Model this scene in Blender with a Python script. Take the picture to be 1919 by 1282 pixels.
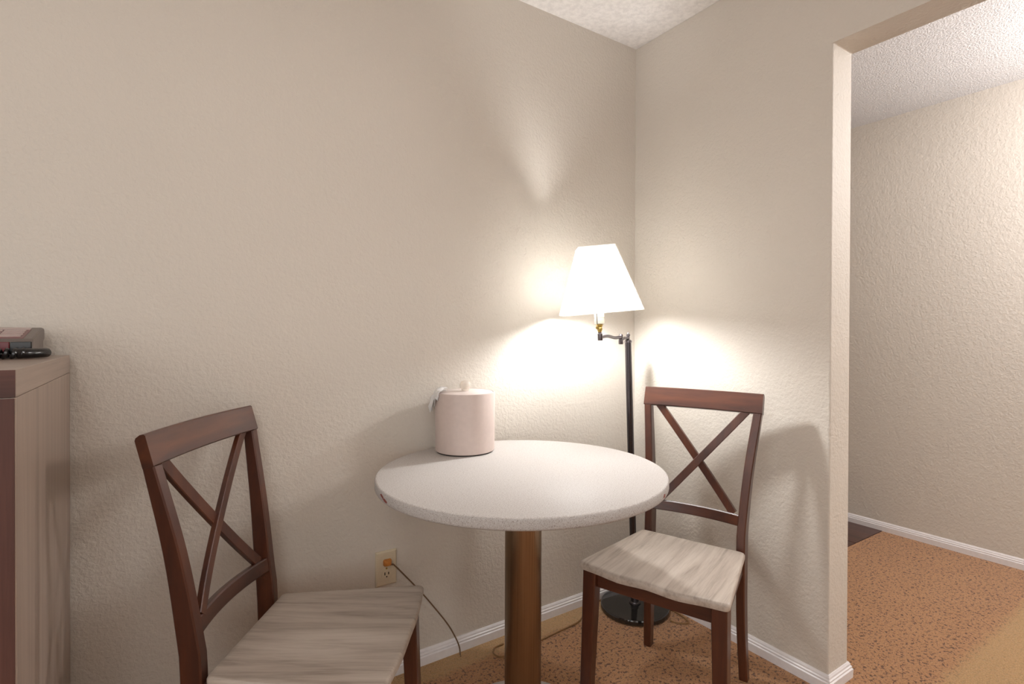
import bpy, bmesh, math, random
from mathutils import Vector, Matrix

for o in list(bpy.data.objects):
    bpy.data.objects.remove(o, do_unlink=True)
S = bpy.context.scene
COL = S.collection
random.seed(4)

# ------------------------------------------------------------------ camera
F_PX, YAW, PITCH, ROLL = 1002.005, 0.972681, -0.006530, 0.0035995
fw = Vector((math.cos(PITCH)*math.cos(YAW), math.cos(PITCH)*math.sin(YAW), math.sin(PITCH)))
rt = Vector((math.sin(YAW), -math.cos(YAW), 0)); up = rt.cross(fw)
r2 = rt*math.cos(ROLL)+up*math.sin(ROLL); u2 = -rt*math.sin(ROLL)+up*math.cos(ROLL)
cam = bpy.data.cameras.new('camera'); cam_o = bpy.data.objects.new('camera', cam); COL.objects.link(cam_o)
cam.sensor_fit = 'HORIZONTAL'; cam.sensor_width = 36.0; cam.lens = F_PX/1919*36
cam.shift_x = -25.41/1919; cam.shift_y = -13.64/1919
cam.clip_start = 0.02
M = Matrix.Identity(4)
for i in range(3):
    M[i][0] = r2[i]; M[i][1] = u2[i]; M[i][2] = -fw[i]
M.translation = Vector((-1.78130, -1.73301, 1.15984))
cam_o.matrix_world = M
S.camera = cam_o

# ------------------------------------------------------------------ world, lights, exposure
W = bpy.data.worlds.new('world'); S.world = W; W.use_nodes = True
W.node_tree.nodes['Background'].inputs[0].default_value = (1, 0.93, 0.85, 1)
W.node_tree.nodes['Background'].inputs[1].default_value = 0.15
S.view_settings.view_transform = 'Standard'; S.view_settings.look = 'None'
S.view_settings.gamma = 1; S.view_settings.use_curve_mapping = False
S.view_settings.exposure = 0.0

def area(name, loc, aim, size, size_y, power, colour):
    l = bpy.data.lights.new(name, 'AREA'); l.shape = 'RECTANGLE'; l.size = size; l.size_y = size_y
    l.energy = power; l.color = colour
    o = bpy.data.objects.new(name, l); COL.objects.link(o); o.location = loc
    o.rotation_euler = (Vector(aim)-Vector(loc)).to_track_quat('-Z', 'Y').to_euler()
    return o
BACK_FILL_POWER, CEIL_POWER, HALL_POWER, BULB = 19.0, 14.0, 80.0, 570.0
area('back_fill', (-2.3, -3.85, 1.35), (-2.3, 0, 1.35), 2.2, 1.5, BACK_FILL_POWER, (0.96, 0.985, 1.0))  # added fill light behind the camera; no window is built there
area('side_fill', (-4.25, -2.3, 1.45), (0, -2.0, 1.45), 2.2, 1.5, 30.0, (0.97, 0.985, 1.0))  # second added fill, from the far wall, to brighten the right wall
def globe(name, loc, radius, power, colour):
    l = bpy.data.lights.new(name, 'POINT'); l.energy = power; l.color = colour; l.shadow_soft_size = radius
    o = bpy.data.objects.new(name, l); COL.objects.link(o); o.location = loc; return o
globe('ceiling_fixture', (-2.3, -2.0, 2.12), .20, CEIL_POWER, (0.98, 0.985, 1.0))
globe('hall_lamp', (1.22, -1.80, 2.05), .24, HALL_POWER, (1.0, 0.97, 0.97))
# ------------------------------------------------------------------ node helpers
def lin(r, g, b):
    f = lambda v: (v/255/12.92) if v/255 <= .04045 else ((v/255+.055)/1.055)**2.4
    return (f(r), f(g), f(b), 1)

class NT:
    def __init__(s, name):
        s.m = bpy.data.materials.new(name); s.m.use_nodes = True
        s.t = s.m.node_tree; s.n = s.t.nodes; s.b = s.n['Principled BSDF']
    def new(s, ty, **kw):
        n = s.n.new(ty)
        for k, v in kw.items():
            if k in n.inputs.keys(): n.inputs[k].default_value = v
            else: setattr(n, k, v)
        return n
    def link(s, a, b): s.t.links.new(a, b)
    def set(s, **kw):
        for k, v in kw.items(): s.b.inputs[k.replace('_', ' ')].default_value = v
        return s
    def coord(s, scale=(1, 1, 1), kind='Object'):
        tc = s.new('ShaderNodeTexCoord'); mp = s.new('ShaderNodeMapping'); mp.inputs['Scale'].default_value = scale
        s.link(tc.outputs[kind], mp.inputs[0]); return mp.outputs[0]
    def noise(s, vec, scale, detail=2.0, rough=.5, dist=0.0):
        n = s.new('ShaderNodeTexNoise'); n.inputs['Scale'].default_value = scale
        n.inputs['Detail'].default_value = detail; n.inputs['Roughness'].default_value = rough
        n.inputs['Distortion'].default_value = dist
        s.link(vec, n.inputs['Vector']); return n.outputs['Fac']
    def ramp(s, fac, stops):
        r = s.new('ShaderNodeValToRGB'); e = r.color_ramp.elements
        while len(e) < len(stops): e.new(0.5)
        for el, (p, c) in zip(e, stops): el.position = p; el.color = c
        s.link(fac, r.inputs[0]); return r.outputs[0]
    def mix(s, fac, a, b, mode='MIX'):
        n = s.new('ShaderNodeMix'); n.data_type = 'RGBA'; n.blend_type = mode
        for k, v in ((0, fac), (6, a), (7, b)):
            if hasattr(v, 'is_linked'): s.link(v, n.inputs[k])
            else: n.inputs[k].default_value = v
        return n.outputs[2]
    def math(s, op, a, b=0.0):
        n = s.new('ShaderNodeMath'); n.operation = op
        for k, v in ((0, a), (1, b)):
            if hasattr(v, 'is_linked'): s.link(v, n.inputs[k])
            else: n.inputs[k].default_value = v
        return n.outputs[0]
    def bump(s, h, strength, dist):
        b = s.new('ShaderNodeBump'); b.inputs['Strength'].default_value = strength; b.inputs['Distance'].default_value = dist
        s.link(h, b.inputs['Height']); s.link(b.outputs[0], s.b.inputs['Normal'])
    def base(s, c): s.link(c, s.b.inputs['Base Color'])

def plain(name, rgb, rough=.5, metal=0.0, **kw):
    t = NT(name); v = t.coord(); f = t.noise(v, 60, 3)
    c = lin(*rgb); d = tuple(x*.95 for x in c[:3])+(1,)
    t.base(t.ramp(f, [(.35, d), (.65, c)]))
    t.set(Roughness=rough, Metallic=metal, **kw); return t.m

# wall paint with an orange-peel texture
def wall_mat(name, rgb, strength=.55):
    t = NT(name); v = t.coord()
    big = t.noise(v, 1.3, 2); c = lin(*rgb)
    t.base(t.ramp(big, [(.3, tuple(x*.97 for x in c[:3])+(1,)), (.7, c)]))
    n1 = t.noise(v, 95, 2.5, .55, .4); n2 = t.noise(v, 38, 1.5, .5)
    h = t.math('ADD', t.math('MULTIPLY', n1, .7), t.math('MULTIPLY', n2, .5))
    t.bump(h, strength, .006); t.set(Roughness=.62); t.b.inputs['Specular IOR Level'].default_value = .35
    return t.m
M_WALL = wall_mat('beige orange peel paint', (206, 198, 187))
M_JAMB = wall_mat('beige smooth paint', (212, 203, 191), .15)
def ceil_mat(name, rgb, scale, strength, dist):
    t = NT(name); v = t.coord(); n = t.noise(v, scale, 4, .65)
    c = lin(*rgb); t.base(t.ramp(n, [(.35, tuple(x*.86 for x in c[:3])+(1,)), (.6, c)]))
    t.bump(n, strength, dist); t.set(Roughness=.85); return t.m
M_CEIL = ceil_mat('white ceiling paint', (240, 236, 232), 45, .4, .004)
M_POP = ceil_mat('white popcorn ceiling', (242, 240, 240), 130, 1.0, .012)
M_TRIM = plain('white gloss trim', (232, 228, 228), .32)

def carpet_mat():
    t = NT('tan flecked carpet'); v = t.coord(kind='Object')
    fib = t.noise(v, 210, 3, .7); fleck = t.noise(v, 92, 2.0, .6, .5); mid = t.noise(v, 7, 3)
    basec = t.ramp(fib, [(.25, lin(162, 108, 66)), (.5, lin(214, 157, 106)), (.75, lin(240, 192, 140))])
    basec = t.mix(t.math('MULTIPLY', mid, .25), basec, lin(160, 104, 62))
    mask = t.ramp(fleck, [(.385, (1, 1, 1, 1)), (.445, (0, 0, 0, 1))])
    pale_tan = t.ramp(fib, [(.25, lin(188, 142, 88)), (.5, lin(218, 176, 120)), (.75, lin(240, 204, 150))])
    # paler, unflecked carpet along the left wall and past the doorway
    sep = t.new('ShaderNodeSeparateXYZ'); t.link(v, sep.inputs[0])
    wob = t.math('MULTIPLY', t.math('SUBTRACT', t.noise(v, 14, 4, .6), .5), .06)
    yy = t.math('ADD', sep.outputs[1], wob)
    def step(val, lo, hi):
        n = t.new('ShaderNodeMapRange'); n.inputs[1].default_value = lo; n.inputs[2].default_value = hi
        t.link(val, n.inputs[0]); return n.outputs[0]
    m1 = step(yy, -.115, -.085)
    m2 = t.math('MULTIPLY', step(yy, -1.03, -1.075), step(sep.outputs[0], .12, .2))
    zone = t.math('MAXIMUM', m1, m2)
    full = t.mix(t.math('MULTIPLY', mask, .85), basec, lin(88, 46, 22))
    t.base(t.mix(t.math('MULTIPLY', zone, .8), full, pale_tan))
    h = t.math('ADD', fib, t.math('MULTIPLY', fleck, .9)); t.bump(h, 1.0, .012)
    t.set(Roughness=.95); t.b.inputs['Specular IOR Level'].default_value = .1
    t.b.inputs['Sheen Weight'].default_value = .25
    return t.m
M_CARPET = carpet_mat()

def wood_mat(name, stops, sx, rough, coat=.0, ringscale=14, bump=.08):
    t = NT(name); v = t.coord(sx); n = t.noise(v, ringscale, 5, .6, .7); n2 = t.noise(v, ringscale*6, 3, .6)
    f = t.math('ADD', t.math('MULTIPLY', n, .75), t.math('MULTIPLY', n2, .25))
    t.base(t.ramp(f, stops)); t.bump(f, bump, .002)
    t.set(Roughness=rough); t.b.inputs['Coat Weight'].default_value = coat; t.b.inputs['Coat Roughness'].default_value = .3
    return t.m
def dark_stops(k=1.0):
    a, b, c = lin(44, 17, 10), lin(72, 33, 16), lin(98, 52, 27)
    return [(.32, a), (.5, b), (.7, c)]
M_WOODX = wood_mat('walnut stain grain along the width', dark_stops(), (.12, 1, 1), .4, .5)
M_WOODZ = wood_mat('walnut stain grain along the height', dark_stops(), (1, 1, .12), .4, .5)
grey = [(.30, lin(134, 120, 108)), (.46, lin(176, 163, 151)), (.56, lin(190, 178, 166)), (.74, lin(204, 193, 182))]
M_SEAT = wood_mat('grey oak laminate', grey, (1, .07, 1), .42, .1, 26, .05)
tau = [(.3, lin(128, 111, 100)), (.5, lin(152, 134, 121)), (.7, lin(170, 152, 138))]
M_TAUPEZ = wood_mat('taupe laminate upright grain', tau, (1, 1, .03), .38, .1, 30, .02)
M_TAUPEY = wood_mat('taupe laminate level grain', tau, (.03, .03, 1), .34, .1, 30, .02)
red = [(.3, lin(58, 32, 26)), (.5, lin(78, 46, 38)), (.7, lin(96, 60, 50))]
M_FRONT = wood_mat('reddish laminate front', red, (1, 1, .03), .6, 0, 30, .02)
M_FRONTX = wood_mat('reddish laminate edge band', red, (.03, 1, 1), .6, 0, 30, .02)
M_DARKFLOOR = wood_mat('dark brown plank', [(.3, lin(52, 32, 26)), (.5, lin(78, 50, 42)), (.7, lin(96, 66, 56))], (1, .08, 1), .35, .1, 20, .03)

def quartz(name, k, rough):
    t = NT(name); v = t.coord()
    a = t.noise(v, 420, 2, .6); b = t.noise(v, 190, 2, .5)
    c = t.ramp(a, [(.33, lin(168*k, 157*k, 150*k)), (.44, lin(208*k, 202*k, 197*k)), (.62, lin(214*k, 209*k, 205*k)), (.72, lin(238*k, 235*k, 232*k))])
    c = t.mix(t.math('MULTIPLY', t.ramp(b, [(.30, (1, 1, 1, 1)), (.36, (0, 0, 0, 1))]), .35), c, lin(150*k, 138*k, 130*k))
    t.base(c); t.b.inputs['Specular IOR Level'].default_value = .05; t.set(Roughness=rough); return t.m
M_QUARTZ = quartz('white speckled quartz', .93, .5)
M_QEDGE = quartz('darker quartz edge', .84, .6)  # darker, rougher copy of the quartz for the rim and underside
M_CHIP = plain('reddish brown stain', (128, 66, 58), .6)
def brushed():
    t = NT('brushed bronze steel'); v = t.coord((1, 1, .01)); n = t.noise(v, 260, 3)
    t.base(t.ramp(n, [(.3, lin(136, 116, 94)), (.7, lin(156, 134, 110))]))
    t.set(Roughness=.34, Metallic=1.0); t.b.inputs['Anisotropic'].default_value = .6; return t.m
M_BRONZE = brushed()
M_PLATE = plain('satin pale steel', (205, 200, 196), .35, .6)
M_BUCKET = plain('dusty pink vinyl', (198, 181, 173), .42)
M_LID = plain('pale pink lid', (226, 212, 206), .35)
M_BLACK = plain('black gloss enamel', (30, 28, 27), .1)
M_BLACK.node_tree.nodes['Principled BSDF'].inputs['Specular IOR Level'].default_value = 1.0
M_GUN = plain('gunmetal', (98, 92, 94), .28, .9)
M_BRASS = plain('aged brass', (176, 150, 84), .3, .9)
M_SLEEVE = plain('cream candle sleeve', (240, 232, 214), .4)
M_CREAM = plain('cream plastic', (208, 194, 168), .3)
M_DARK = plain('dark slot', (30, 22, 18), .6)
M_CORD = plain('brown vinyl cord', (112, 86, 62), .5)
M_PALECORD = plain('tan vinyl cord', (140, 102, 60), .5)
M_PHONE = plain('grey phone plastic', (104, 94, 88), .38)
M_PHONET = plain('pinkish grey key plastic', (176, 156, 150), .3)
M_PHONED = plain('black phone plastic', (18, 16, 17), .2)
M_PHONER = plain('maroon phone plastic', (98, 26, 32), .25)
def clear(name, rgb, rough, trans):
    t = NT(name); v = t.coord(); n = t.noise(v, 80, 2); c = lin(*rgb)
    t.base(t.ramp(n, [(.3, tuple(x*.95 for x in c[:3])+(1,)), (.7, c)]))
    t.set(Roughness=rough); t.b.inputs['Transmission Weight'].default_value = trans; t.b.inputs['IOR'].default_value = 1.3
    return t.m
M_KNOB = clear('frosted clear acrylic', (244, 236, 226), .25, .55)
M_BAG = clear('clear plastic film', (250, 248, 246), .35, .3)
M_PLUG = clear('amber plug plastic', (214, 140, 70), .25, .25)
def shade_mat():
    t = NT('white pleated linen shade'); v = t.coord((1, 1, 1)); n = t.noise(v, 300, 2)
    t.n.remove(t.b)
    out = t.n['Material Output']
    c = t.ramp(n, [(.3, (.84, .82, .78, 1)), (.7, (.9, .89, .86, 1))])
    d = t.new('ShaderNodeBsdfDiffuse'); tr = t.new('ShaderNodeBsdfTranslucent'); mx = t.new('ShaderNodeMixShader')
    mx.inputs[0].default_value = .70
    t.link(c, d.inputs[0]); t.link(c, tr.inputs[0]); t.link(d.outputs[0], mx.inputs[1]); t.link(tr.outputs[0], mx.inputs[2])
    t.link(mx.outputs[0], out.inputs[0]); return t.m
M_SHADE = shade_mat()
def bulb_mat():
    t = NT('glowing bulb glass'); t.set(Roughness=.3)
    t.b.inputs['Base Color'].default_value = (1, 1, 1, 1)
    t.b.inputs['Emission Color'].default_value = (.985, .995, 1.0, 1)
    t.b.inputs['Emission Strength'].default_value = BULB; return t.m
M_BULB = bulb_mat()

# ------------------------------------------------------------------ mesh helpers
def obj(name, bm, mat, parent=None, smooth=False, mats=None):
    me = bpy.data.meshes.new(name); bmesh.ops.recalc_face_normals(bm, faces=bm.faces[:]); bm.to_mesh(me); bm.free()
    for m in (mats or [mat]): me.materials.append(m)
    if smooth:
        for p in me.polygons: p.use_smooth = True
        try: me.set_sharp_from_angle(angle=math.radians(38))
        except Exception: pass
    o = bpy.data.objects.new(name, me); COL.objects.link(o)
    if parent: o.parent = parent
    return o
def thing(name, label, cat, loc=(0, 0, 0), rz=0.0, group=None):
    o = bpy.data.objects.new(name, None); COL.objects.link(o); o.location = loc; o.rotation_euler = (0, 0, rz)
    o.empty_display_size = .05; o['label'] = label; o['category'] = cat
    if group: o['group'] = group
    return o
def struct(name, bm, mat, parent=None, **kw):
    o = obj(name, bm, mat, parent, **kw)
    if not parent: o['kind'] = 'structure'
    return o
def box(bm, x0, x1, y0, y1, z0, z1, bev=0.0):
    vs = [bm.verts.new(p) for p in ((x0, y0, z0), (x1, y0, z0), (x1, y1, z0), (x0, y1, z0), (x0, y0, z1), (x1, y0, z1), (x1, y1, z1), (x0, y1, z1))]
    fs = [bm.faces.new([vs[i] for i in f]) for f in ((3, 2, 1, 0), (4, 5, 6, 7), (0, 1, 5, 4), (1, 2, 6, 5), (2, 3, 7, 6), (3, 0, 4, 7))]
    if bev > 0:
        es = list({e for f in fs for e in f.edges})
        bmesh.ops.bevel(bm, geom=es, offset=bev, segments=2, profile=.5, affect='EDGES')
def bx(*a, bev=0.0):
    bm = bmesh.new(); box(bm, *a, bev=bev); return bm
def loft(bm, secs, cap=True, closed=False):
    rings = [[bm.verts.new(p) for p in s] for s in secs]; n = len(rings[0])
    pairs = list(zip(rings, rings[1:])) + ([(rings[-1], rings[0])] if closed else [])
    for a, b in pairs:
        for i in range(n): bm.faces.new((a[i], a[(i+1) % n], b[(i+1) % n], b[i]))
    if cap and not closed:
        bm.faces.new(rings[0][::-1]); bm.faces.new(rings[-1])
def crect(c, u, v, a, b, k):
    """chamfered rectangle: half sizes a along u, b along v, chamfer k"""
    c, u, v = Vector(c), Vector(u), Vector(v)
    return [c+u*x+v*y for x, y in ((a-k, -b), (a, -b+k), (a, b-k), (a-k, b), (-a+k, b), (-a, b-k), (-a, -b+k), (-a+k, -b))]
def lathe(bm, prof, seg=48, c=(0, 0, 0)):
    rings = []
    for r, z in prof:
        if r < 1e-6: rings.append([bm.verts.new((c[0], c[1], c[2]+z))])
        else: rings.append([bm.verts.new((c[0]+r*math.cos(2*math.pi*i/seg), c[1]+r*math.sin(2*math.pi*i/seg), c[2]+z)) for i in range(seg)])
    for a, b in zip(rings, rings[1:]):
        for i in range(seg):
            j = (i+1) % seg
            if len(a) == 1 and len(b) == 1: continue
            if len(a) == 1: bm.faces.new((a[0], b[i], b[j]))
            elif len(b) == 1: bm.faces.new((a[i], a[j], b[0]))
            else: bm.faces.new((a[i], a[j], b[j], b[i]))
def tube(bm, pts, r, seg=8):
    pts = [Vector(p) for p in pts]; n = len(pts); secs = []
    t0 = (pts[1]-pts[0]).normalized(); ref = Vector((0, 0, 1)) if abs(t0.z) < .9 else Vector((1, 0, 0))
    u = t0.cross(ref).normalized()
    for i, p in enumerate(pts):
        t = (pts[min(i+1, n-1)]-pts[max(i-1, 0)]).normalized()
        u = (u-t*u.dot(t)).normalized(); v = t.cross(u)
        rr = r[i] if isinstance(r, (list, tuple)) else r
        secs.append([p+u*rr*math.cos(2*math.pi*k/seg)+v*rr*math.sin(2*math.pi*k/seg) for k in range(seg)])
    loft(bm, secs)
def spline(pts, n=10):
    pts = [Vector(p) for p in pts]; out = []
    P = [pts[0]*2-pts[1]]+pts+[pts[-1]*2-pts[-2]]
    for i in range(1, len(P)-2):
        for k in range(n):
            t = k/n; a, b, c, d = P[i-1], P[i], P[i+1], P[i+2]
            out.append(.5*((2*b)+(c-a)*t+(2*a-5*b+4*c-d)*t*t+(3*b-a-3*c+d)*t**3))
    out.append(pts[-1]); return out

# ------------------------------------------------------------------ setting
H, HH, YE, T, XH = 2.44, 2.406, -0.8636, 0.127, 1.709
XL, YB, YN = -4.4, -4.1, 1.2
struct('floor', bx(XL, XH, YB, 0, -.06, 0), M_CARPET)
hallfloor = struct('floor_hall', bx(T-.02, XH, -.335, YN, -.06, -.004), M_DARKFLOOR)
# the carpet stops at the planks: cut it away there by building the carpet floor in an L
bpy.data.objects.remove(bpy.data.objects['floor'], do_unlink=True)
bm = bmesh.new()
box(bm, XL, T, YB, .02, -.06, 0); box(bm, T, XH, YB, -.335, -.06, 0)
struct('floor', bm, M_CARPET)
px0 = T
for k in range(9):
    x0 = px0+k*.178; x1 = min(x0+.1765, XH)
    ys = [-.333, -.333+.45+.13*(k % 3), YN]
    for a, b in zip(ys, ys[1:]):
        obj('plank', bx(x0, x1, a+.0008, b-.0008, -.004, .002+.0006*(k % 2), bev=.0012), M_DARKFLOOR, hallfloor)
struct('wall_left', bx(XL, .0, 0, .12, 0, H), M_WALL)
bm = bmesh.new()                       # the wall with its doorway, one continuous piece
prof = [(YN, 0), (YN, H), (YB, H), (YB, 0), (-3.0, 0), (-3.0, 2.089), (YE, 2.089), (YE, 0)]
a_ = [bm.verts.new((0, y, z)) for y, z in prof]; b_ = [bm.verts.new((T, y, z)) for y, z in prof]
for q in (a_, b_):
    for ids in ((0, 1, 6, 7), (1, 2, 5, 6), (2, 3, 4, 5)): bm.faces.new([q[i] for i in ids])
for i in range(8): bm.faces.new((a_[i], a_[(i+1) % 8], b_[(i+1) % 8], b_[i]))
wr = struct('wall_right', bm, M_WALL)
bv = wr.modifiers.new('corner_bead', 'BEVEL'); bv.width = .004; bv.segments = 2; bv.limit_method = 'ANGLE'
struct('wall_hall', bx(XH, XH+.12, YB, YN, 0, H), M_WALL)
struct('wall_hall_end', bx(T, XH, YN, YN+.12, 0, H), M_WALL)
struct('wall_back', bx(XL, XH, YB-.12, YB, 0, H), M_WALL)
struct('wall_far', bx(XL-.12, XL, YB, 0, 0, H), M_WALL)
struct('ceiling', bx(XL, T, YB, .0, H, H+.08), M_CEIL)
struct('ceiling_hall', bx(T, XH, YB, YN, HH, HH+.08), M_POP)
# baseboards with a stepped colonial profile (d = out from the wall, z)
PROF = [(0, 0), (.0125, 0), (.0135, .029), (.0095, .032), (.0105, .0345), (.0105, .038), (.0070, .0405), (.0065, .046), (.0040, .0500), (.003, .052), (0, .052)]
def baseboard(name, path, normals):
    bm = bmesh.new(); secs = []
    for (x, y), (nx, ny) in zip(path, normals): secs.append([Vector((x+nx*d, y+ny*d, z)) for d, z in PROF])
    loft(bm, secs); struct(name, bm, M_TRIM)
baseboard('baseboard_left', [(XL, 0), (0, 0)], [(0, -1), (-1, -1)])
baseboard('baseboard_right', [(0, 0), (0, YE), (T, YE), (T, -.34)], [(-1, -1), (-1, -1), (1, -1), (1, 0)])
baseboard('baseboard_hall', [(XH, YB), (XH, YN)], [(-1, 0), (-1, 0)])

# ------------------------------------------------------------------ round table
TX, TY, TR, TZ = -0.9078, -0.4354, 0.4165, 0.757
tb = thing('round_table', 'round white speckled quartz pedestal table on a bronze column', 'table', (TX, TY, 0))
bm = bmesh.new()
lathe(bm, [(0, TZ-.030), (TR-.006, TZ-.030), (TR-.002, TZ-.0275), (TR, TZ-.023), (TR, TZ-.006), (TR-.002, TZ-.002), (TR-.006, TZ), (0, TZ)], 128)
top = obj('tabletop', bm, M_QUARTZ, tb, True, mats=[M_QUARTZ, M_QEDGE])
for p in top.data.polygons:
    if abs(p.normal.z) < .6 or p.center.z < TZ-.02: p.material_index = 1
for ang, w, zz in ((math.radians(178.5), .022, TZ-.012), (math.radians(181.5), .026, TZ-.018), (math.radians(-63), .020, TZ-.017)):
    bm = bmesh.new(); n = 16; ring = []
    for i in range(n):
        a = 2*math.pi*i/n; k = 1+.28*math.sin(2*a+ang)+.12*math.sin(5*a)
        th = ang+w*.5*k*math.cos(a)/TR; ring.append((th, zz+.0036*k*math.sin(a)))
    loft(bm, [[Vector((rr*math.cos(th), rr*math.sin(th), z)) for th, z in ring] for rr in (TR-.003, TR+.0006)])
    st = obj('edge_stain', bm, M_CHIP, top); st['label'] = 'reddish brown stain on the table edge'
bm = bmesh.new(); lathe(bm, [(0, .012), (.0535, .012), (.0535, TZ-.030), (0, TZ-.030)], 64)
col = obj('column', bm, M_BRONZE, tb, True); col['label'] = 'brushed bronze column'; col.location = (.003, -.003, 0)
bm = bmesh.new(); lathe(bm, [(0, 0), (.200, 0), (.2035, .003), (.200, .008), (.07, .014), (0, .014)], 72)
obj('base_plate', bm, M_PLATE, tb, True)

# ------------------------------------------------------------------ ice bucket
BX, BY, BR, BH = -0.9340, -0.1290, .1000, .198
ib = thing('ice_bucket', 'dusty pink round ice bucket with clear knob lid on the round table', 'bucket', (BX, BY, TZ))
bm = bmesh.new()
lathe(bm, [(0, .004), (BR-.003, .004), (BR-.001, .006), (BR+.0005, BH-.004), (BR-.0005, BH), (BR-.004, BH+.0008), (BR-.006, BH-.002), (BR-.006, BH-.03), (0, BH-.03)], 80)
obj('body', bm, M_BUCKET, ib, True)
bm = bmesh.new(); lathe(bm, [(0, 0), (BR-.006, 0), (BR-.006, .004), (0, .004)], 64); f = obj('foot_ring', bm, M_DARK, ib, True); f['label'] = 'thin dark foot under the bucket'
bm = bmesh.new(); lathe(bm, [(0, BH-.012), (BR-.0068, BH-.012), (BR-.0068, BH-.001), (BR-.010, BH+.0012), (0, BH+.0032)], 80)
lid = obj('lid', bm, M_LID, ib, True)
bm = bmesh.new(); lathe(bm, [(0, BH+.003), (.012, BH+.003), (.0125, BH+.010), (.0165, BH+.014), (.0185, BH+.020), (.0185, BH+.025), (.015, BH+.033), (.008, BH+.0375), (0, BH+.0385)], 32)
k = obj('knob', bm, M_KNOB, lid, True); k['label'] = 'frosted clear ball knob'
# plastic liner bag: crumpled film under the lid that hangs over the rim on the left
bm = bmesh.new(); rows = []
a0 = math.radians(118); a1 = math.radians(186); NA = 22
for i in range(NA+1):
    a = a0+(a1-a0)*i/NA; w = .5-.5*math.cos(2*math.pi*i/NA)
    hang = .012+.062*max(0, math.sin(math.pi*(i/NA)))**.6*(.55+.45*math.sin(i*2.1))
    j = .003*math.sin(i*1.7)
    prof = [(BR-.028, BH+.008+abs(j)), (BR-.016, BH+.012+.004*math.sin(i*2.9)), (BR-.003, BH+.0085+.002*math.sin(i*1.3)), (BR+.003, BH+.003), (BR+.0035+abs(j), BH-hang*.35), (BR+.005+.008*w+j, BH-hang*.7), (BR+.007+.014*w*abs(math.sin(i*.9))+j, BH-hang)]
    rows.append([bm.verts.new((r*math.cos(a), r*math.sin(a), z)) for r, z in prof])
for p, q in zip(rows, rows[1:]):
    for m in range(len(p)-1): bm.faces.new((p[m], q[m], q[m+1], p[m+1]))
bag = obj('liner_bag', bm, M_BAG, ib, True); bag['label'] = 'clear plastic liner hanging over the rim'
sol = bag.modifiers.new('film', 'SOLIDIFY'); sol.thickness = .0008

# ------------------------------------------------------------------ dining chairs (x right, y forward, z up; origin below the seat's back edge)
HS, WF, WB, D = .440, .229, .181, .380
PX = [(0, .169), (.20, .163), (.44, .1615), (.53, .1635), (.70, .1755), (.884, .1955)]     # rear post centre x
PYF = [(0, -.024), (.20, -.010), (.44, -.010), (.53, -.020), (.70, -.046), (.884, -.084)]  # rear post front face y
PT = [(0, .030), (.20, .040), (.44, .046), (.53, .044), (.70, .036), (.884, .026)]         # rear post depth
def interp(tab, z):
    for (a, va), (b, vb) in zip(tab, tab[1:]):
        if z <= b: 
            t = (z-a)/(b-a); return va+(vb-va)*t
    return tab[-1][1]
def smooth_tab(tab, n=22):
    sp = spline([(z, v, 0) for z, v in tab], 8); return [(p.x, p.y) for p in sp]
SPX, SPYF, SPT = smooth_tab(PX), smooth_tab(PYF), smooth_tab(PT)
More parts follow.
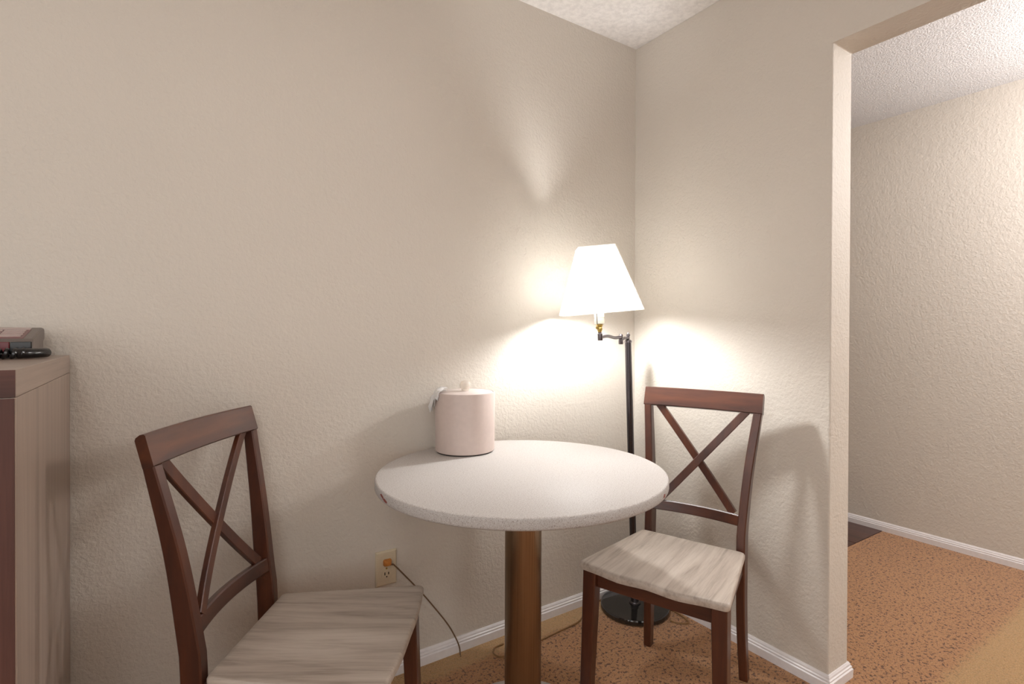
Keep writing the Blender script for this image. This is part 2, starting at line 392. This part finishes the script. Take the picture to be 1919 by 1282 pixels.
def make_chair(label, loc, rz, group):
    t = thing('dining_chair', label, 'chair', loc, rz, group)
    # seat
    pts = []
    def corner(cx, cy, r, a0, a1, n=7): return [(cx+r*math.cos(math.radians(a0+(a1-a0)*i/n)), cy+r*math.sin(math.radians(a0+(a1-a0)*i/n))) for i in range(n+1)]
    r = .014
    pts += corner(WF-r, D-r, r, 0, 90)
    pts += [(x, D+.010*(1-(x/(WF-r))**2)) for x in [(WF-r)*(1-2*i/14) for i in range(1, 14)]]
    pts += corner(-WF+r, D-r, r, 90, 180)
    pts += [(-(WF+(WB-WF)*i/8)+(0.0), D-r+(0.012-D+r)*i/8) for i in range(1, 8)]
    pts += corner(-WB+.012, .012, .012, 180, 270, 5)
    pts += [(-WB+.012+(2*WB-.024)*i/10, 0) for i in range(1, 10)]
    pts += corner(WB-.012, .012, .012, 270, 360, 5)
    pts += [(WB+(WF-WB)*i/8, .012+(D-r-.012)*i/8) for i in range(1, 8)]
    cx, cy = 0, D*.52
    def zt(x, y):
        s = max(0, min(1, (y-.02)/.10))
        return HS-.0058*s*math.exp(-((abs(x)-.088)/.055)**2)
    bm = bmesh.new(); rings = []
    for sc, dz in ((.12, 0), (.25, 0), (.4, 0), (.55, 0), (.7, 0), (.84, 0), (.93, 0), (.972, 0), (.990, -.0025), (1.0, -.007)):
        rings.append([bm.verts.new((cx+(x-cx)*sc, cy+(y-cy)*sc, zt(cx+(x-cx)*sc, cy+(y-cy)*sc)+dz)) for x, y in pts])
    for sc, dz in ((1.0, -.018), (.988, -.023), (.5, -.023)):
        rings.append([bm.verts.new((cx+(x-cx)*sc, cy+(y-cy)*sc, zt(cx+(x-cx)*sc, cy+(y-cy)*sc)*(1 if sc > .9 else 0)+(HS-.009 if sc < .9 else 0)+dz)) for x, y in pts])
    n = len(pts)
    for a, b in zip(rings, rings[1:]):
        for i in range(n): bm.faces.new((a[i], a[(i+1) % n], b[(i+1) % n], b[i]))
    bm.faces.new(rings[0]); bm.faces.new(rings[-1][::-1])
    s = obj('seat', bm, M_SEAT, t, True); s['label'] = 'grey wood grain seat'
    # rear posts
    for sg in (1, -1):
        bm = bmesh.new(); secs = []
        for i in range(25):
            z = .884*i/24; x = interp(SPX, z)*sg; yf = interp(SPYF, z); dp = interp(SPT, z)
            secs.append(crect((x, yf-dp/2, z), (1, 0, 0), (0, 1, 0), .0138, dp/2, .003))
        loft(bm, secs); obj('rear_leg', bm, M_WOODZ, t, True)
    # front legs, slightly tapered and splayed
    for sg in (1, -1):
        bm = bmesh.new()
        loft(bm, [crect((sg*(WF-.022), D-.020, 0), (1, 0, 0), (0, 1, 0), .0175, .0175, .003), crect((sg*(WF-.030), D-.034, .36), (1, 0, 0), (0, 1, 0), .0215, .0205, .003), crect((sg*(WF-.031), D-.036, HS-.022), (1, 0, 0), (0, 1, 0), .022, .021, .003)])
        obj('front_leg', bm, M_WOODZ, t, True)
    za, zb = HS-.079, HS-.0225
    obj('apron', bx(-WF+.052, WF-.052, D-.050, D-.030, za, zb, bev=.002), M_WOODX, t)
    obj('apron', bx(-.149, .149, .008, .026, za, zb, bev=.002), M_WOODX, t)
    for sg in (1, -1):
        bm = bmesh.new(); x0, x1 = .160*sg, (WF-.030)*sg
        loft(bm, [crect((x0, -.011, (za+zb)/2), (1, 0, 0), (0, 0, 1), .009, (zb-za)/2, .002), crect((x1, D-.055, (za+zb)/2), (1, 0, 0), (0, 0, 1), .009, (zb-za)/2, .002)])
        obj('apron', bm, M_WOODX, t)
    # top rail, curved in plan, tilted back, rounded upper back edge
    def rail(name, hw, zlo, zhi, ylo, yhi, th, bulge, rnd, ends=0.0):
        bm = bmesh.new(); secs = []; N = 22
        for i in range(N+1):
            q = -1+2*i/N; x = hw*q; off = -bulge*(1-q*q)
            u = Vector((0, yhi-ylo, zhi-zlo)); L = u.length; u.normalize(); v = Vector((0, u.z, -u.y))  # v: forward normal
            o = Vector((x, ylo+off, zlo))
            k = .0025
            prof = [(0+k, 0), (L-k*1.6, 0), (L-.0005, -k*1.2), (L, -th*.45), (L-rnd*.45, -th+rnd*.35), (L-rnd, -th), (k, -th), (0, -th+k), (0, -k)]
            tip = 0.0
            secs.append([o+u*a+v*b+Vector((0, 0, tip)) for a, b in prof])
        loft(bm, secs); return obj(name, bm, M_WOODX, t, True)
    rail('top_rail', .211, .884, .951, -.0825, -.1015, .0235, .016, .009)
    rail('lower_rail', .152, .513, .549, -.0205, -.0275, .019, .018, .003)
    # crossed bars
    for front, xa, xb in ((True, -.1600, .1300), (False, .1600, -.1300)):
        bm = bmesh.new(); secs = []; N = 16
        dirv = Vector((xb-xa, 0, .546-.890)).normalized(); side = Vector((-dirv.z, 0, dirv.x))
        for i in range(N+1):
            q = i/N; x = xa+(xb-xa)*q; z = .890+(.546-.890)*q
            hw = .19+(.152-.19)*q; y = interp(SPYF, z)-.0045-.017*(1-min(1, (x/hw)**2))-(0 if front else .0065)
            secs.append(crect((x, y-.007, z), side, (0, 1, 0), .0130, .007, .0018))
        loft(bm, secs); obj('cross_bar', bm, M_WOODZ, t, True)
    return t
G = 'cross back dining chairs at the round table'
make_chair('walnut cross back chair with grey seat in the corner, beside the floor lamp', (-.2669, -.5305, 0), 3.49241-math.pi/2, G)
make_chair('walnut cross back chair with grey seat at left, beside the tall cabinet', (-1.6071, -.2984, 0), -.59422-math.pi/2, G)

# ------------------------------------------------------------------ floor lamp
PB = Vector((-.1443, -.1498, 0)); PTOP = Vector((-.2005, -.159, 1.121))
lamp = thing('floor_lamp', 'swing arm floor lamp with lit white square shade in the corner', 'lamp', PB)
bm = bmesh.new(); lathe(bm, [(0, .001), (.136, .001), (.141, .005), (.141, .020), (.1385, .0235), (.132, .025), (0, .0265)], 96)
b = obj('base', bm, M_BLACK, lamp, True); b['label'] = 'glossy black round base'
bm = bmesh.new(); lathe(bm, [(0, .0262), (.024, .0262), (.024, .030), (.0165, .033), (.0165, .050), (.0135, .053), (0, .053)], 32)
obj('collar', bm, M_GUN, b, True)
ax = (PTOP-PB)
bm = bmesh.new()
n = 24
tube(bm, [ax*(.045+(1-.045)*i/n) for i in range(n+1)], .0135, 24)
p = obj('pole', bm, plain('black chrome', (84, 80, 83), .26, .95), lamp, True)
tr = PTOP-PB
bm = bmesh.new(); lathe(bm, [(0, -.006), (.0155, -.006), (.0155, .002), (.010, .006), (.0065, .007), (.0065, .020), (.0085, .022), (.0085, .027), (.004, .030), (.003, .034), (0, .035)], 24, tr)
obj('finial', bm, M_GUN, p, True)
J = Vector((-.2615, -.180, 1.131))-PB; SK = Vector((-.4383, -.2522, 1.139))-PB
bm = bmesh.new(); tube(bm, [tr+Vector((0, 0, .013)), tr.lerp(J, .5)+Vector((0, 0, .008)), J+Vector((0, 0, -.006))], .006, 12)
obj('short_arm', bm, M_GUN, lamp, True)
bm = bmesh.new(); lathe(bm, [(0, -.022), (.0085, -.022), (.0095, -.019), (.0095, -.001), (.007, .001), (.0085, .004), (.0085, .014), (.005, .019), (0, .020)], 20, J)
obj('hinge', bm, M_GUN, lamp, True)
bm = bmesh.new(); mid = J.lerp(SK, .5)
tube(bm, spline([J+Vector((0, 0, .008)), J.lerp(SK, .3)+Vector((0, 0, .002)), J.lerp(SK, .65)+Vector((0, 0, .006)), SK+Vector((0, 0, -.001))], 8), .0062, 12)
obj('long_arm', bm, M_GUN, lamp, True)
# shade frame of reference (leans a little)
SO = Vector((-.4495, -.2426, 1.3495)); yaw, tx, ty = -.604, .0373, -.0899
R = Matrix.Rotation(yaw, 3, 'Z') @ Matrix.Rotation(tx, 3, 'X') @ Matrix.Rotation(ty, 3, 'Y')
SW, ST, SH = .139, .0669, .117
axis = (R @ Vector((0, 0, 1)))
bot = SO-PB-axis*SH
def along(z): # point on the stem axis at local height z above the socket
    d = (bot-SK); return SK+d*(z/d.length)
def stem(prof, seg=24):
    bm = bmesh.new(); d = (bot-SK).normalized(); q = Vector((0, 0, 1)).rotation_difference(d)
    lathe(bm, prof, seg); bmesh.ops.transform(bm, matrix=Matrix.Translation(SK) @ q.to_matrix().to_4x4(), verts=bm.verts); return bm
obj('socket_cup', stem([(0, -.013), (.0085, -.013), (.0095, -.010), (.0095, .012), (.007, .014), (.007, .018), (0, .018)]), M_GUN, lamp, True)
sw = obj('switch_body', stem([(0, .018), (.006, .018), (.0085, .024), (.0105, .030), (.0085, .036), (.0125, .042), (.0125, .047), (0, .048)]), M_BRASS, lamp, True)
kd = R @ Vector((-.55, -.83, 0)); c0 = along(.036)
bm = bmesh.new(); tube(bm, [c0+kd*.008, c0+kd*.016], .0025, 10); tube(bm, [c0+kd*.0158, c0+kd*.022], .005, 12)
obj('switch_knob', bm, M_BRASS, sw, True)
obj('candle_sleeve', stem([(0, .048), (.0175, .048), (.0185, .050), (.0185, .068), (.0172, .069), (.0172, .072), (.0185, .073), (.0185, .110), (.014, .114), (0, .114)], 32), M_SLEEVE, lamp, True)
bm = bmesh.new(); tube(bm, [along(.050)+kd*.0195, along(.11)+kd*.0195], .0018, 8); obj('sleeve_seam', bm, M_GUN, lamp)
blb = obj('bulb', stem([(0, .114), (.013, .114), (.013, .122), (.020, .136), (.0285, .156), (.0300, .172), (.0265, .190), (.016, .204), (0, .209)], 32), M_BULB, lamp, True)
# shade: four tapering faces, slightly rounded corners, with rolled trims
def sq(h, z, rc=.006, nseg=4):
    out = []
    for qx, qy, a0 in ((1, 1, 0), (-1, 1, 90), (-1, -1, 180), (1, -1, 270)):
        for i in range(nseg+1):
            a = math.radians(a0+90*i/nseg); out.append(Vector((qx*(h-rc)+rc*math.cos(a), qy*(h-rc)+rc*math.sin(a), z)))
    return out
MS = Matrix.Translation(SO-PB) @ R.to_4x4()
bm = bmesh.new(); N = 8
loft(bm, [[p+Vector((.0041*(1 if False else i/N), 0, 0)) for p in sq(SW+(ST-SW)*i/N, -SH+2*SH*i/N)] for i in range(N+1)], cap=False)
bmesh.ops.transform(bm, matrix=MS, verts=bm.verts)
shade = obj('shade', bm, M_SHADE, lamp, True); shade['label'] = 'white square tapered shade'
for h, z, nm in ((SW+.0006, -SH, 'shade_trim'), (ST+.0006, SH, 'shade_trim')):
    bm = bmesh.new(); ring = sq(h, z, .006, 4)
    if z > 0: ring = [q+Vector((.0041, 0, 0)) for q in ring]
    c = Vector((0, 0, z)); secs = []
    for q in ring:
        o_ = Vector((q.x, q.y, 0)).normalized(); hh = .004
        secs.append([q+o_*.0008+Vector((0, 0, hh)), q+o_*.0008-Vector((0, 0, hh)), q-o_*.0008-Vector((0, 0, hh)), q-o_*.0008+Vector((0, 0, hh))])
    loft(bm, secs, closed=True); bmesh.ops.transform(bm, matrix=MS, verts=bm.verts); obj(nm, bm, M_SHADE, shade)
# seams down the shade's corners
for sx, sy in ((1, 1), (1, -1), (-1, 1), (-1, -1)):
    bm = bmesh.new(); a = Vector((sx*(SW-.001), sy*(SW-.001), -SH)); b_ = Vector((sx*(ST-.001)+.0041, sy*(ST-.001), SH))
    tube(bm, [a.lerp(b_, i/6) for i in range(7)], .0018, 6); bmesh.ops.transform(bm, matrix=MS, verts=bm.verts); obj('shade_seam', bm, M_SHADE, shade)
# harp ring that carries the shade
bm = bmesh.new(); hz = SH-.012
for ex, ey in ((1, 0), (-1, 0), (0, 1), (0, -1)):
    tube(bm, [Vector((.004, 0, hz)), Vector((.004+ex*(ST+.001), ey*(ST+.001), hz))], .0014, 6)
tube(bm, spline([Vector((0, .02, -SH+.004)), Vector((0, .045, -.04)), Vector((0, .04, .06)), Vector((.004, 0, hz)), Vector((0, -.04, .06)), Vector((0, -.045, -.04)), Vector((0, -.02, -SH+.004))], 6), .0014, 6)
bmesh.ops.transform(bm, matrix=MS, verts=bm.verts); obj('harp', bm, M_GUN, shade, True)

# ------------------------------------------------------------------ tall cabinet
CX1, CX0, CYF, CYB, CZ = -1.9675, -2.577, -.606, -.014, 1.0975
cab = thing('tall_cabinet', 'tall taupe wood grain cabinet at the left edge carrying the telephone', 'cabinet', ((CX0+CX1)/2, (CYF+CYB)/2, 0))
def cp(name, a, mat, parent=cab, bev=.0012):
    ox, oy = (CX0+CX1)/2, (CYF+CYB)/2
    bm = bx(a[0]-ox, a[1]-ox, a[2]-oy, a[3]-oy, a[4], a[5], bev=bev); return obj(name, bm, mat, parent)
cp('top_panel', (CX0, CX1, CYF+.0015, CYB, CZ-.043, CZ), M_TAUPEY)
cp('edge_band', (CX0, CX1-.0005, CYF, CYF+.0014, CZ-.0425, CZ-.0005), M_FRONTX, bev=0)
for s in (0, 1):
    x1 = CX1 if s == 0 else CX0+.022
    cp('side_panel', (x1-.022, x1, CYF+.0015, CYB, .0, CZ-.0435), M_TAUPEZ)
cp('back_panel', (CX0+.022, CX1-.022, CYB-.010, CYB-.002, .06, CZ-.0435), M_TAUPEZ)
cp('bottom_panel', (CX0+.022, CX1-.022, CYF+.03, CYB-.010, .06, .08), M_TAUPEY)
cp('plinth', (CX0+.022, CX1-.022, CYF+.03, CYF+.045, .0, .06), M_FRONTX)
d1 = cp('door', ((CX0+CX1)/2+.0015, CX1-.0015, CYF-.001, CYF+.0175, .065, CZ-.0445), M_FRONT, bev=.0004)
d2 = cp('door', (CX0+.0015, (CX0+CX1)/2-.0015, CYF-.001, CYF+.0175, .065, CZ-.0445), M_FRONT, bev=.0004)
for d, x in ((d1, .022), (d2, -.022)):
    bm = bmesh.new(); yy = CYF-.001-(CYF+CYB)/2
    tube(bm, [(x, yy, .80), (x, yy-.022, .80), (x, yy-.022, .92), (x, yy, .92)], .004, 8); obj('handle', bm, M_GUN, d, True)

# ------------------------------------------------------------------ telephone
ph = thing('telephone', 'grey and maroon desk telephone on the tall cabinet', 'telephone', (-2.11, -.102, CZ))
def extr(prof, x0, x1):
    bm = bmesh.new(); loft(bm, [[Vector((x, y, z)) for y, z in prof] for x in (x0, x1)]); return bm
body = obj('body', extr([(-.070, .012), (-.072, .034), (-.066, .042), (.050, .0665), (.066, .0655), (.072, .058), (.072, .040), (.055, .032), (.055, .004), (-.05, .004)], -.09, .0985), M_PHONE, ph, True)
bv = body.modifiers.new('bevel', 'BEVEL'); bv.width = .003; bv.segments = 2; bv.limit_method = 'ANGLE'
obj('base_foot', bx(-.085, .090, -.055, .052, 0, .006, bev=.001), M_PHONED, ph)
slope = math.atan2(.0245, .116)
def on_top(x0, x1, s0, s1, h, mat, name, parent=body):
    bm = bx(x0, x1, s0, s1, -.001, h, bev=.0008)
    bmesh.ops.transform(bm, matrix=Matrix.Translation((0, -.066, .042)) @ Matrix.Rotation(slope, 4, 'X'), verts=bm.verts)
    return obj(name, bm, mat, parent)
on_top(-.085, .082, .004, .092, .0008, M_PHONER, 'keypad_panel')
on_top(-.085, .080, .095, .114, .0015, M_PHONET, 'label_strip')
for r_ in range(4):
    for c_ in range(4):
        on_top(-.078+c_*.039, -.042+c_*.039, .018+r_*.0185, .029+r_*.0185, .002, M_PHONET, 'key')
obj('front_panel', bx(-.088, .062, -.0745, -.0690, .014, .036, bev=.0015), M_PHONER, body)
obj('front_corner', bx(.063, .097, -.0745, -.0690, .014, .036, bev=.0015), M_PHONED, body)
# coiled handset cord lying in front of the phone and around its right side
cc = thing('coiled_cord', 'black coiled handset cord lying in front of the telephone', 'cord', (-2.11, -.212, CZ))
path = spline([(-.16, -.012, .0125), (-.08, -.014, .0125), (.0, -.014, .0125), (.05, -.013, .0125), (.095, .000, .0125)], 40)
bm = bmesh.new(); hp = []; turns = 0; L = 0
for i in range(len(path)-1):
    t = (path[i+1]-path[i]); L += t.length; a = 2*math.pi*L/.0125; d = t.normalized(); u = d.cross(Vector((0, 0, 1))).normalized(); v = u.cross(d)
    hp.append(path[i]+u*.0080*math.cos(a)+v*.0080*math.sin(a))
tube(bm, hp, .0042, 6); obj('coil', bm, M_PHONED, cc, True)
bm = bmesh.new(); tube(bm, spline([(.078, -.006, .012), (.092, -.001, .012), (.105, .010, .012), (.115, .024, .012), (.121, .040, .012)], 10), [.006]+[.0105]*38+[.008, .004], 14)
ce = obj('cord_sleeve', bm, M_PHONED, cc, True)

# ------------------------------------------------------------------ wall outlet, plug and lamp cord
OX, OZ = -1.1625, .3695
ou = thing('wall_outlet', 'cream duplex electrical outlet low on the left wall', 'outlet', (OX, 0, OZ))
bm = bmesh.new(); loft(bm, [[Vector((x*w, y, z*h)) for x, z in ((-1, -1), (1, -1), (1, 1), (-1, 1))] for w, h, y in ((.0357, .0575, 0), (.0357, .0575, -.0042), (.0315, .0530, -.0085))])
pl = obj('cover_plate', bm, M_CREAM, ou)
for s in (1, -1):
    bm = bmesh.new(); ring = []
    for i in range(28):
        a = 2*math.pi*i/28; ring.append((.0165*math.cos(a), max(-.0125, min(.0125, .0165*math.sin(a)))+s*.0195))
    loft(bm, [[Vector((x, y, z)) for x, z in ring] for y in (-.006, -.0108)]); rc = obj('receptacle', bm, M_CREAM, ou)
    for sx, w, hgt in ((-.0063, .0017, .0048), (.0063, .0017, .0040)):
        obj('slot', bx(sx-w, sx+w, -.0110, -.0104, s*.0195+.003-hgt, s*.0195+.003+hgt), M_DARK, rc)
    bm = bmesh.new(); ring = [(.0024*math.cos(2*math.pi*i/12), .0024*math.sin(2*math.pi*i/12)+s*.0195-.0075) for i in range(12)]
    loft(bm, [[Vector((x, y, z)) for x, z in ring] for y in (-.0104, -.0110)]); obj('slot', bm, M_DARK, rc)
bm = bmesh.new(); ring = [(.003*math.cos(2*math.pi*i/12), .003*math.sin(2*math.pi*i/12)) for i in range(12)]
loft(bm, [[Vector((x, y, z)) for x, z in ring] for y in (-.008, -.0096)]); obj('screw', bm, M_BRASS, ou)

cd = thing('power_cord', 'brown lamp cord running from the wall outlet down to the carpet', 'cord', (OX, -.02, 0))
o0 = Vector((OX, -.02, 0))
bm = bmesh.new(); zc = OZ+.0215
loft(bm, [crect(Vector((.001, y, zc))-Vector((0, -.02, 0)), (1, 0, 0), (0, 0, 1), a, b_, .003) for y, a, b_ in ((-.0112, .0135, .0105), (-.016, .0135, .0105), (-.024, .011, .009), (-.029, .006, .006))])
pg = obj('plug', bm, M_PLUG, cd, True); pg['label'] = 'amber orange plug'
w = [(-1.150, -.026, zc-.006), (-1.1375, -.022, .376), (-1.068, -.016, .292), (-1.019, -.014, .229), (-.947, -.017, .127), (-.9155, -.020, .070), (-.9005, -.026, .030), (-.9005, -.034, .004)]
bm = bmesh.new(); tube(bm, [q-o0 for q in spline(w, 8)], .0024, 8); obj('wall_run', bm, M_CORD, cd, True)
fl = [(-.893, -.042, -.004), (-.822, -.052, -.005), (-.765, -.060, -.002), (-.738, -.063, .004), (-.775, -.066, .005), (-.797, -.090, .006), (-.797, -.114, .006), (-.78, -.129, .006), (-.708, -.131, .005), (-.608, -.121, .005), (-.52, -.112, .005), (-.406, -.100, .005), (-.30, -.040, .005), (-.13, -.022, .005), (-.05, -.10, .005), (-.030, -.25, .005), (-.045, -.345, .005), (-.075, -.345, .006), (-.097, -.320, .006), (-.100, -.297, .006)]
bm = bmesh.new(); tube(bm, [q-o0 for q in spline([(-.9005, -.034, .002)]+fl, 8)], .0028, 8); obj('floor_run', bm, M_PALECORD, cd, True)
